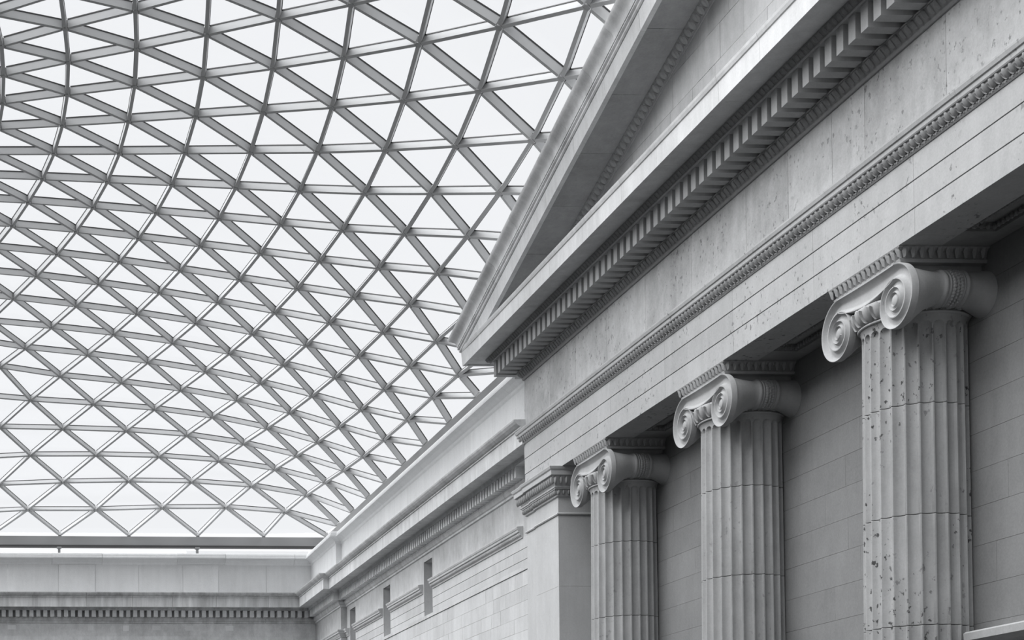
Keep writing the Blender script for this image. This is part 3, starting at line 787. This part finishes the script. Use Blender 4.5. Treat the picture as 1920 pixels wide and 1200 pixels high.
# ------------------------------------------------------------------ glass roof
ROOF_XE, ROOF_YE, ROOF_ZE = 14.97, 74.5, 15.5
def roof_z(x, y):
    a = max(ROOF_XE-x, 1e-5); bb = max(ROOF_YE-y, 1e-5)*12.0/14.0
    m = (a**-2 + bb**-2)**-0.5
    t = min(m/12.0, 1.6)
    return ROOF_ZE + 6.0*(1-(1-t)**2)
def roof_n(x, y):
    e = 0.2
    xa, xb, ya, yb = x-e, min(x+e, ROOF_XE), y-e, min(y+e, ROOF_YE)
    n = Vector((-(roof_z(xb, y)-roof_z(xa, y))/(xb-xa), -(roof_z(x, yb)-roof_z(x, ya))/(yb-ya), 1.0))
    return n.normalized()
NODES={(-2,-2):(-3.69,37.20),(-2,-1):(-3.63,38.62),(-2,0):(-3.66,39.90),(-2,1):(-3.76,41.05),(-2,2):(-3.88,42.28),(-2,3):(-4.10,43.61),(-2,4):(-4.74,44.74),(-2,5):(-5.34,46.12),(-1,-3):(-2.53,35.01),(-1,-2):(-2.26,36.53),(-1,-1):(-2.10,38.05),(-1,0):(-2.01,39.55),(-1,1):(-2.05,40.95),(-1,2):(-2.15,42.30),(-1,3):(-2.35,43.83),(-1,4):(-2.72,45.26),(-1,5):(-3.30,46.66),(-1,6):(-3.84,48.47),(-1,7):(-4.39,50.35),(-1,8):(-5.28,52.32),(0,-3):(-1.05,34.36),(0,-2):(-0.80,35.83),(0,-1):(-0.57,37.39),(0,0):(-0.40,39.00),(0,1):(-0.36,40.59),(0,2):(-0.40,42.21),(0,3):(-0.54,43.81),(0,4):(-0.82,45.48),(0,5):(-1.26,47.12),(0,6):(-1.74,48.86),(0,7):(-2.32,50.83),(0,8):(-3.01,52.82),(0,9):(-3.97,55.01),(0,10):(-4.99,57.60),(0,11):(-5.85,59.17),(1,-2):(0.82,34.98),(1,-1):(1.03,36.62),(1,0):(1.19,38.27),(1,1):(1.33,39.99),(1,2):(1.36,41.81),(1,3):(1.28,43.68),(1,4):(1.08,45.56),(1,5):(0.77,47.39),(1,6):(0.34,49.22),(1,7):(-0.18,51.20),(1,8):(-0.81,53.24),(1,9):(-1.63,55.44),(1,10):(-2.57,57.76),(1,11):(-3.56,60.14),(1,12):(-4.49,61.22),(1,13):(-5.57,62.90),(2,-2):(2.54,33.91),(2,-1):(2.68,35.54),(2,0):(2.88,37.35),(2,1):(3.05,39.19),(2,2):(3.15,41.16),(2,3):(3.13,43.23),(2,4):(3.01,45.33),(2,5):(2.77,47.38),(2,6):(2.42,49.41),(2,7):(1.95,51.48),(2,8):(1.37,53.59),(2,9):(0.67,55.76),(2,10):(-0.17,58.07),(2,11):(-1.14,60.46),(2,12):(-2.14,62.21),(2,13):(-3.25,63.89),(2,14):(-4.63,66.30),(2,15):(-6.29,69.16),(3,-2):(4.05,32.36),(3,-1):(4.33,34.22),(3,0):(4.53,36.10),(3,1):(4.71,38.05),(3,2):(4.88,40.18),(3,3):(4.94,42.39),(3,4):(4.89,44.70),(3,5):(4.73,46.99),(3,6):(4.45,49.25),(3,7):(4.05,51.50),(3,8):(3.55,53.73),(3,9):(2.94,56.00),(3,10):(2.20,58.31),(3,11):(1.31,60.60),(3,12):(0.29,62.73),(3,13):(-0.76,64.47),(3,14):(-2.06,66.70),(3,15):(-3.60,68.86),(3,16):(-5.12,70.97),(3,17):(-6.66,72.80),(4,-1):(5.69,32.61),(4,0):(6.00,34.57),(4,1):(6.26,36.62),(4,2):(6.50,38.88),(4,3):(6.63,41.21),(4,4):(6.66,43.67),(4,5):(6.58,46.15),(4,6):(6.39,48.61),(4,7):(6.08,51.09),(4,8):(5.66,53.54),(4,9):(5.15,55.93),(4,10):(4.52,58.31),(4,11):(3.76,60.63),(4,12):(2.84,62.85),(4,13):(1.77,64.93),(4,14):(0.53,66.92),(4,15):(-0.81,68.83),(4,16):(-2.28,70.69),(4,17):(-3.86,72.24),(4,18):(-5.53,73.70),(4,19):(-7.49,74.50),(5,-1):(7.12,30.88),(5,0):(7.38,32.85),(5,1):(7.69,35.02),(5,2):(7.98,37.24),(5,3):(8.19,39.68),(5,4):(8.30,42.25),(5,5):(8.29,44.89),(5,6):(8.17,47.52),(5,7):(7.95,50.16),(5,8):(7.64,52.84),(5,9):(7.23,55.45),(5,10):(6.72,57.99),(5,11):(6.08,60.46),(5,12):(5.30,62.82),(5,13):(4.37,65.00),(5,14):(3.27,66.96),(5,15):(1.98,68.79),(5,16):(0.55,70.45),(5,17):(-0.91,72.06),(5,18):(-2.60,73.47),(5,19):(-4.52,74.50),(6,-1):(8.43,28.26),(6,0):(8.77,30.78),(6,1):(9.07,33.04),(6,2):(9.34,35.31),(6,3):(9.60,37.82),(6,4):(9.77,40.44),(6,5):(9.83,43.19),(6,6):(9.78,45.98),(6,7):(9.63,48.76),(6,8):(9.42,51.57),(6,9):(9.12,54.39),(6,10):(8.74,57.17),(6,11):(8.25,59.91),(6,12):(7.63,62.50),(6,13):(6.86,64.88),(6,14):(5.93,66.93),(6,15):(4.82,68.73),(6,16):(3.54,70.36),(6,17):(2.07,71.90),(6,18):(0.44,73.30),(6,19):(-1.28,74.50),(7,0):(9.82,28.23),(7,1):(10.21,30.64),(7,2):(10.56,33.15),(7,3):(10.87,35.70),(7,4):(11.07,38.36),(7,5):(11.17,41.15),(7,6):(11.18,44.03),(7,7):(11.10,46.93),(7,8):(10.96,49.85),(7,9):(10.76,52.80),(7,10):(10.50,55.76),(7,11):(10.17,58.71),(7,12):(9.75,61.63),(7,13):(9.18,64.39),(7,14):(8.44,66.76),(7,15):(7.53,68.68),(7,16):(6.43,70.31),(7,17):(5.14,71.80),(7,18):(3.69,73.28),(7,19):(1.99,74.50),(8,1):(11.25,28.42),(8,2):(11.66,30.86),(8,3):(12.02,33.36),(8,4):(12.26,36.08),(8,5):(12.37,38.95),(8,6):(12.39,41.88),(8,7):(12.36,44.82),(8,8):(12.28,47.79),(8,9):(12.16,50.81),(8,10):(12.00,53.87),(8,11):(11.80,56.95),(8,12):(11.53,60.04),(8,13):(11.19,63.13),(8,14):(10.72,66.08),(8,15):(10.06,68.50),(8,16):(9.18,70.30),(8,17):(8.09,71.76),(8,18):(6.84,73.16),(8,19):(5.34,74.50),(9,1):(12.26,26.20),(9,2):(12.72,28.52),(9,3):(13.15,30.96),(9,4):(13.45,33.65),(9,5):(13.56,36.58),(9,6):(13.58,39.62),(9,7):(13.55,42.63),(9,8):(13.49,45.66),(9,9):(13.36,48.67),(9,10):(13.27,51.65),(9,11):(13.15,54.82),(9,12):(13.01,58.00),(9,13):(12.82,61.19),(9,14):(12.57,64.35),(9,15):(12.23,67.42),(9,16):(11.71,70.03),(9,17):(10.91,71.80),(9,18):(9.88,73.11),(9,19):(8.69,74.50),(10,3):(14.23,28.58),(10,4):(14.65,31.10),(10,5):(14.80,34.06),(10,6):(14.80,37.22),(10,7):(14.74,40.36),(10,8):(14.65,43.53),(10,9):(14.43,46.58),(10,10):(14.30,49.47),(10,11):(14.23,52.36),(10,12):(14.17,55.57),(10,13):(14.09,58.86),(10,14):(13.98,62.03),(10,15):(13.83,65.07),(10,16):(13.64,68.11),(10,17):(13.38,71.24),(10,18):(12.76,73.26),(10,19):(11.91,74.50),(11,5):(14.97,31.38),(11,6):(14.97,34.64),(11,7):(14.97,37.99),(11,8):(14.97,41.47),(11,9):(14.97,44.29),(11,10):(14.97,46.81),(11,11):(14.97,49.68),(11,12):(14.97,53.02),(11,13):(14.97,56.22),(11,14):(14.97,59.36),(11,15):(14.97,62.47),(11,16):(14.97,65.57),(11,17):(14.97,68.66),(11,18):(14.97,71.81),(11,19):(14.97,74.50)}
def in_ped(p): return p.x > 11.7 and p.y < 42.0 and p.z < zrake(p.y)+1.15
PN = {k: Vector((x, y, roof_z(x, y))) for k, (x, y) in NODES.items()}
NN = {k: roof_n(x, y) for k, (x, y) in NODES.items()}
ceiling = root('ceiling', 'curved glazed roof of triangular panes on a pale steel grid', 'roof', 'structure')
def bar_mesh(p, q, up, w, h):
    d = (q-p); L = d.length; d = d/L
    side = d.cross(up).normalized(); u = side.cross(d).normalized()
    b = MB()
    def ring(t, hw, z0, z1): return [p+d*t+side*s*hw+u*z for s, z in ((-1, z0), (1, z0), (1, z1), (-1, z1))]
    fs = [(0, 1, 5, 4), (1, 2, 6, 5), (2, 3, 7, 6), (3, 0, 4, 7), (3, 2, 1, 0), (4, 5, 6, 7)]
    b.add(ring(0, w/2, 0, h) + ring(L, w/2, 0, h), fs, 0)
    b.add(ring(0, w/2+0.012, h, h+0.03) + ring(L, w/2+0.012, h, h+0.03), fs, 1)
    return b
BAR_H, BAR_W = 0.195, 0.095
for (di, dj), nm in (((0, 1), 'rib'), ((1, 0), 'cross_bar'), ((1, 1), 'diagonal_bar')):
    for (i, j) in PN:
        k2 = (i+di, j+dj)
        if k2 not in PN: continue
        p, q = PN[(i, j)].copy(), PN[k2].copy()
        if abs(p.x-ROOF_XE) < 0.01 and abs(q.x-ROOF_XE) < 0.01: continue
        if abs(p.y-ROOF_YE) < 0.01 and abs(q.y-ROOF_YE) < 0.01: continue
        a, c = in_ped(p), in_ped(q)
        if a and c: continue
        if a or c:
            lo, hi = (p, q) if not a else (q, p)
            for _ in range(12):
                mid = (lo+hi)/2
                if in_ped(mid): hi = mid
                else: lo = mid
            if a: p = lo
            else: q = lo
            if (p-q).length < 0.4: continue
        d = (q-p).normalized(); tr = 0.10
        p = p + d*tr; q = q - d*tr
        bm_ = bar_mesh(p, q, (NN[(i, j)]+NN[k2])/2, BAR_W, BAR_H)
        bm_.build(nm, [M_STEEL, M_GASK], ceiling)
for k, p in PN.items():
    if in_ped(p): continue
    n = NN[k]; t = n.orthogonal().normalized(); s = n.cross(t)
    b = MB(); rows = []
    for z, r in ((-0.015, 0.075), (-0.01, 0.088), (BAR_H+0.02, 0.088)):
        rows.append([p + n*z + (t*math.cos(a*math.pi/3)+s*math.sin(a*math.pi/3))*r for a in range(6)])
    b.grid([[tuple(v) for v in r] for r in rows], True); b.f += [tuple(range(5, -1, -1)), tuple(range(12, 18))]; b.mi += [0, 0]
    b.build('node', M_NODE, ceiling)
panes = []
def on_picture(p):
    v = p - Vector((0, 0, 1.7)); wv = max(v.dot(_fw), 0.1)
    return PX + F*v.dot(_r2)/wv, PY - F*v.dot(_u2)/wv
for (i, j) in PN:
    for tri in (((i, j), (i+1, j), (i+1, j+1)), ((i, j), (i+1, j+1), (i, j+1))):
        if any(k not in PN for k in tri): continue
        P = [PN[k] + NN[k]*(BAR_H+0.02) for k in tri]
        cen = (P[0]+P[1]+P[2])/3
        if sum(in_ped(p) for p in P) >= 2 or in_ped(cen): continue
        n = (P[1]-P[0]).cross(P[2]-P[0])
        if n.length < 0.2: continue
        n.normalize()
        if n.z < 0: n = -n
        Q = [p + (cen-p).normalized()*0.05 for p in P]
        (x0, y0), (x1, y1), (x2, y2) = [on_picture(p) for p in P]
        area = abs((x1-x0)*(y2-y0)-(x2-x0)*(y1-y0))/2
        cx_, cy_ = (x0+x1+x2)/3, (y0+y1+y2)/3
        if not (-20 < cx_ < 1940 and -20 < cy_ < 1220): area = 0
        panes.append((area, [tuple(p) for p in Q] + [tuple(p+n*0.02) for p in Q]))
panes.sort(key=lambda q: -q[0])
PF = [(0, 2, 1), (3, 4, 5), (0, 1, 4, 3), (1, 2, 5, 4), (2, 0, 3, 5)]
rest = MB()
for k, (area, vs) in enumerate(panes):
    if k < 300:
        b = MB(); b.add(vs, PF); b.build('glass_pane', M_GLASS, ceiling)
    else: rest.add(vs, PF)
if rest.v: rest.build('glass_pane', M_GLASS, ceiling, kind='stuff')

# edge beams that carry the roof, on short posts behind the parapets
eb = root('edge_beam', 'grey steel edge beam on short posts above the end parapet', 'beam', kind='thing')
b = MB(); b.box(-9.5, 15.3, 74.42, 74.75, 15.04, 15.47); b.build('beam', M_BEAM, eb)
b = MB(); b.box(-9.5, 15.3, 74.40, 74.80, 14.955, 15.04); b.build('gutter', M_GUT, eb)
for x in (-4.75, 1.96, 8.66):
    b = MB(); b.box(x-0.06, x+0.06, 74.45, 74.57, 13.9, 14.955); b.box(x-0.11, x+0.11, 74.36, 74.62, 14.88, 14.955); b.build('post', M_BEAM, eb)
eb = root('edge_beam', 'dark steel edge beam running along the top of the side parapet', 'beam', kind='thing')
b = MB(); b.box(14.9, 15.25, 40.5, 74.4, 15.02, 15.48); b.build('beam', M_BEAM, eb)
y = 43.0
while y < 73:
    b = MB(); b.box(15.0, 15.12, y, y+0.12, 13.6, 15.02); b.build('post', M_BEAM, eb); y += 6.1

# a pale rooftop showing in the gap over the end parapet
fb = root('rooftop_block', 'pale distant rooftop wall glimpsed between end parapet and edge beam', 'rooftop', kind='thing')
b = MB(); b.box(9.9, 16.9, 90.0, 96.0, 8.0, 17.25); b.build('wall_body', M_FAR, fb)
b = MB(); b.box(9.8, 17.0, 89.9, 96.1, 17.25, 17.5); b.build('coping', M_FAR, fb)
